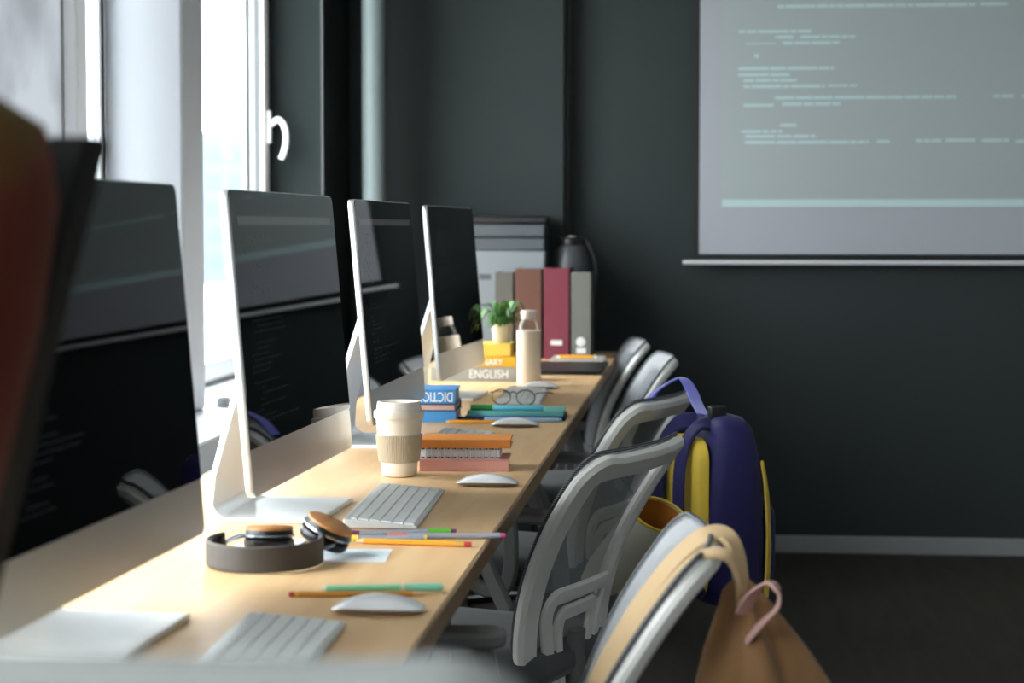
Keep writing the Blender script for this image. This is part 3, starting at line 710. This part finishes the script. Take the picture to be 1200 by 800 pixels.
    for k in range(5):
        a = 2*PI*k/5 + .3
        w = MB()
        for o in (-.014, .014): w.lathe([(.001,-.009),(.024,-.009),(.027,-.006),(.027,.006),(.024,.009),(.001,.009)], 16, M=Matrix.Translation((.275*math.cos(a)-o*math.sin(a), .275*math.sin(a)+o*math.cos(a), .0275)) @ Matrix.Rotation(a, 4, 'Z') @ Matrix.Rotation(R(90), 4, 'X'))
        w.lathe([(.006,.03),(.006,.075)], 8, M=Matrix.Translation((.272*math.cos(a), .272*math.sin(a), 0)))
        obj('caster', w, M['blackpl'], c)
    return c
def chair_loc(mx, my, ang, d=.35):
    a = R(ang); return (mx - d*math.cos(a), my - d*math.sin(a), 0), a
# mid-points of the top rails and the yaw of each chair
CH = [(-.014, 2.565, 2, 'grey mesh office chair with the tan bag strap over its back'),
      (-.118, 3.655, -20, 'grey mesh office chair with its ringed lumbar support in view, behind the tan strap'),
      (-.100, 4.70, -18, 'grey mesh office chair carrying the indigo backpack'),
      (-.125, 6.16, 7, 'grey mesh office chair between the backpack chair and the farthest chair'),
      (-.235, 6.97, 8, 'grey mesh office chair farthest from the camera by the desk end')]
l, a = chair_loc(*CH[0][:3]); c1 = make_chair(CH[0][3], l, a)
for x, y, g, lab in CH[1:]:
    l, a = chair_loc(x, y, g); dup(c1, l, a, lab)
l, a = chair_loc(-.285, .86, -90)
make_chair('blurred grey high-back office chair across the bottom edge of the picture', l, a, zt=.5945, bow=.003, ft=.957, mt=.955, fm=M['framed'])

# ------------------------------------------------------------------ indigo and yellow backpack on the third chair
bp = thing('backpack', 'indigo and yellow backpack hanging from the third chair back', 'backpack', (.015, 4.56, .39), R(20))
def sup(rx, ry, z, n=28, e=3.2, ox=0, oy=0):
    out = []
    for k in range(n):
        a = 2*PI*k/n; ca, sa = math.cos(a), math.sin(a)
        out.append((ox + rx*math.copysign(abs(ca)**(2/e), ca), oy + ry*math.copysign(abs(sa)**(2/e), sa), z))
    return out
prof = [(.05,.09,0),(.07,.112,.012),(.080,.122,.05),(.082,.126,.14),(.079,.126,.24),(.073,.122,.31),(.064,.116,.365),(.052,.105,.405),(.034,.085,.425),(.006,.02,.43)]
obj('main_body', MB().rings([sup(a_, b_, z, ox=.02) for a_, b_, z in prof]), M['navybag'], bp, sharp=70)
bpan = MB().rings([[(x, y, z) for y, z in rrect(.21*s, .36*s, .05*s, 6, 0, .2)] for s, x in ((1,-.045),(1,-.065),(.93,-.074),(.7,-.078),(.2,-.08))])
obj('back_panel', bpan, M['yellowbag'], bp, sharp=60)
for s in (-1, 1):
    P = catmull([(-.02, s*.05, .41), (-.065, s*.06, .40), (-.098, s*.07, .34), (-.106, s*.075, .22), (-.096, s*.085, .10), (-.06, s*.10, .03)], 6)
    obj('shoulder_strap', MB().band(P, (-1, -.3, .05), .040, .010), M['navybag'], bp, sharp=40)
P = catmull([(.093, -.104, .02), (.098, -.106, .14), (.092, -.105, .26), (.082, -.102, .33)], 6)
obj('side_piping', MB().band(P, (.7, -.7, 0), [.022]*7 + [.018]*6 + [.012]*5 + [.005], .006), M['yellowbag'], bp, sharp=40)
obj('front_pocket', MB().rings([[(x, y, z) for y, z in rrect(.2*s, .2*s, .05*s, 6, 0, .14)] for s, x in ((1,.08),(1,.108),(.9,.12),(.5,.128),(.1,.13))]), M['navybag'], bp, sharp=60)
obj('buckle', bx(-.02, .02, -.045, -.02, .415, .45), M['blackpl'], bp, bevel=.004)
# grab loop over the rail (in the backpack's frame)
Mi = (Matrix.Translation((.015, 4.56, .39)) @ Matrix.Rotation(R(20), 4, 'Z')).inverted()
lp = [Mi @ Vector(p) for p in catmull([(-.150, 4.72, .815), (-.120, 4.735, .852), (-.075, 4.74, .882), (-.052, 4.735, .884), (-.034, 4.70, .862), (-.02, 4.64, .835), (-.005, 4.57, .815)], 6)]
obj('grab_loop', MB().band(lp, [tuple((Vector((.0, .0, 1)) + Vector((.4*(k/len(lp)-.4), 0, 0)))) for k in range(len(lp))], .03, .004), M['strapblue'], bp, sharp=40)
# cream tote with yellow rim hanging beside it
tb = thing('tote_bag', 'cream tote bag with yellow rim and orange lining hanging behind the second chair', 'bag', (-.222, 4.39, .465))
TT = Matrix.Rotation(R(30), 4, 'X') @ Matrix.Rotation(R(34), 4, 'Y') @ Matrix.Rotation(R(35), 4, 'Z') @ Matrix.Diagonal((1.12, .72, 1.1, 1))
obj('pouch', MB().lathe([(.001,-.02),(.05,-.015),(.062,.03),(.068,.14),(.07,.20)], 28, M=TT, cap=False), M['cream'], tb, sharp=60)
obj('lining', MB().lathe([(.001,.0),(.046,.005),(.06,.05),(.066,.195)], 28, M=TT, cap=False), M['orangein'], tb, sharp=60)
obj('rim', MB().tube([(.0685*math.cos(2*PI*k/28), .0685*math.sin(2*PI*k/28), .2) for k in range(28)], .0035, 8, closed=True, M=TT), M['yellowbag'], tb)
obj('carry_strap', MB().tube(catmull([TT @ Vector((-.03, .062, .195)), (.02, .075, .235), (-.013, .11, .258), (-.035, .12, .25)], 6), .003, 8), M['blackbag'], tb)

# ------------------------------------------------------------------ tan bag on the nearest chair
tn = thing('canvas_bag', 'tan canvas bag hanging by two straps from the nearest chair back', 'bag', (.063, 2.45, .36), 0)
def fold(a, z): return 1 + .19*math.sin(5*a+1.0+z*5) + .07*math.sin(9*a-z*12)
rg = []
for r, z, ox in ((.05,.0,.02),(.095,.01,.02),(.113,.06,.02),(.111,.16,.02),(.099,.24,.018),(.080,.31,.010),(.056,.37,.0),(.034,.415,-.010),(.022,.44,-.016),(.012,.45,-.018)):
    rg.append([(ox + r*.95*fold(2*PI*k/64, z)*math.cos(2*PI*k/64), r*.75*fold(2*PI*k/64, z)*math.sin(2*PI*k/64), z) for k in range(64)])
obj('sack', MB().rings(rg), M['tan'], tn, sharp=80)
def W(p): return Vector(p) - Vector((.063, 2.45, .36))
def strap_path(y, e): return catmull([W(p) for p in ((-.142,y,.65),(-.114,y,.705),(-.078,y,.764),(-.036,y,.818),(-.002,y,.847),(.026,y,.849),(.041,y-.02*e,.827),(.046,y-.05*e,.79),(.044,y-.08*e,.755))], 6)
S1, S2 = strap_path(2.555, 1), strap_path(2.405, -.5)
for S_ in (S1, S2):
    nn = []
    for i in range(len(S_)):
        t_ = (S_[min(i+1, len(S_)-1)] - S_[max(i-1, 0)]).normalized(); n_ = Vector((0, 1, 0)).cross(t_)*-1; n_ = n_ if n_.z > 0 or i > len(S_)*.6 else -n_; nn.append(tuple(n_.normalized()*.82 + Vector((0,-.57,0))))
    obj('strap', MB().band(S_, nn, .033 if S_ is S1 else .02, .008), M['tanstrap'], tn, sharp=40)
L1 = catmull([W(p) + Vector((-.01, 0, 0)) for p in ((.055,2.42,.775),(.07,2.41,.803),(.086,2.405,.816),(.098,2.40,.808),(.098,2.40,.788),(.080,2.40,.768),(.062,2.41,.745))], 6)
obj('hanging_loop', MB().band(L1, [tuple(Vector((.2, 0, 1)) if i < len(L1)*.5 else Vector((1, 0, -.3))) for i in range(len(L1))], .022, .004), M['pink'], tn, sharp=40)

# ------------------------------------------------------------------ blurred rust and black bag at the near end of the desk
rb = thing('rucksack', 'blurred rust red and black bag standing at the near left end of the desk', 'bag', (-.70, 1.25, Z0))
def lean(r): return [(x + .155*(z/.55), y, z) for x, y, z in r]
prof = [(.15,.07,0),(.18,.085,.02),(.19,.095,.12),(.185,.10,.3),(.183,.10,.41),(.175,.09,.485),(.156,.075,.532),(.104,.05,.560),(.01,.01,.568)]
obj('front_pouch', MB().rings([lean(sup(a_, b_, z, ox=-.009, oy=-.08)) for a_, b_, z in prof]), M['redbag'], rb, sharp=70)
obj('rear_panel', MB().rings([lean([(x, y, z) for x, y, z in r]) for r in ([(-.2,.025,0),(.150,.025,0),(.150,.10,0),(-.2,.10,0)], [(-.2,.025,.525),(.150,.025,.53),(.150,.07,.53),(-.2,.07,.525)])]), M['blackbag'], rb, bevel=.006)

# ------------------------------------------------------------------ light: overcast sky through the windows
w = bpy.data.worlds.new('overcast'); scene.world = w; w.use_nodes = True
bg = w.node_tree.nodes['Background']; bg.inputs['Color'].default_value = (.93, .965, 1.0, 1); bg.inputs['Strength'].default_value = 11.0
for i, (a, b) in enumerate(WINS):
    ld = bpy.data.lights.new('sky_portal', 'AREA'); ld.shape = 'RECTANGLE'; ld.size = b-a; ld.size_y = LZ-.742; ld.cycles.is_portal = True
    lo = bpy.data.objects.new('sky_portal', ld); COL.objects.link(lo); lo.location = (XO-.02, (a+b)/2, (LZ+.742)/2); lo.rotation_euler = (R(90), 0, R(-90))

# ------------------------------------------------------------------ camera
cam = bpy.data.cameras.new('camera'); co = bpy.data.objects.new('camera', cam); COL.objects.link(co)
co.location = (0, 0, 1.245); co.rotation_euler = (R(90-3.2868), 0, R(5.5718))
cam.lens = 70; cam.sensor_width = 36; cam.clip_start = .05; cam.clip_end = 2000
cam.dof.use_dof = True; cam.dof.focus_distance = 3.75; cam.dof.aperture_fstop = 5.0
scene.camera = co
vs = scene.view_settings; vs.view_transform = 'Standard'; vs.look = 'None'; vs.exposure = .4; vs.gamma = 1; vs.use_curve_mapping = False
scene.cycles.use_denoising = True
scene.cycles.max_bounces = 10; scene.cycles.transparent_max_bounces = 16
scene.cycles.sample_clamp_indirect = 6
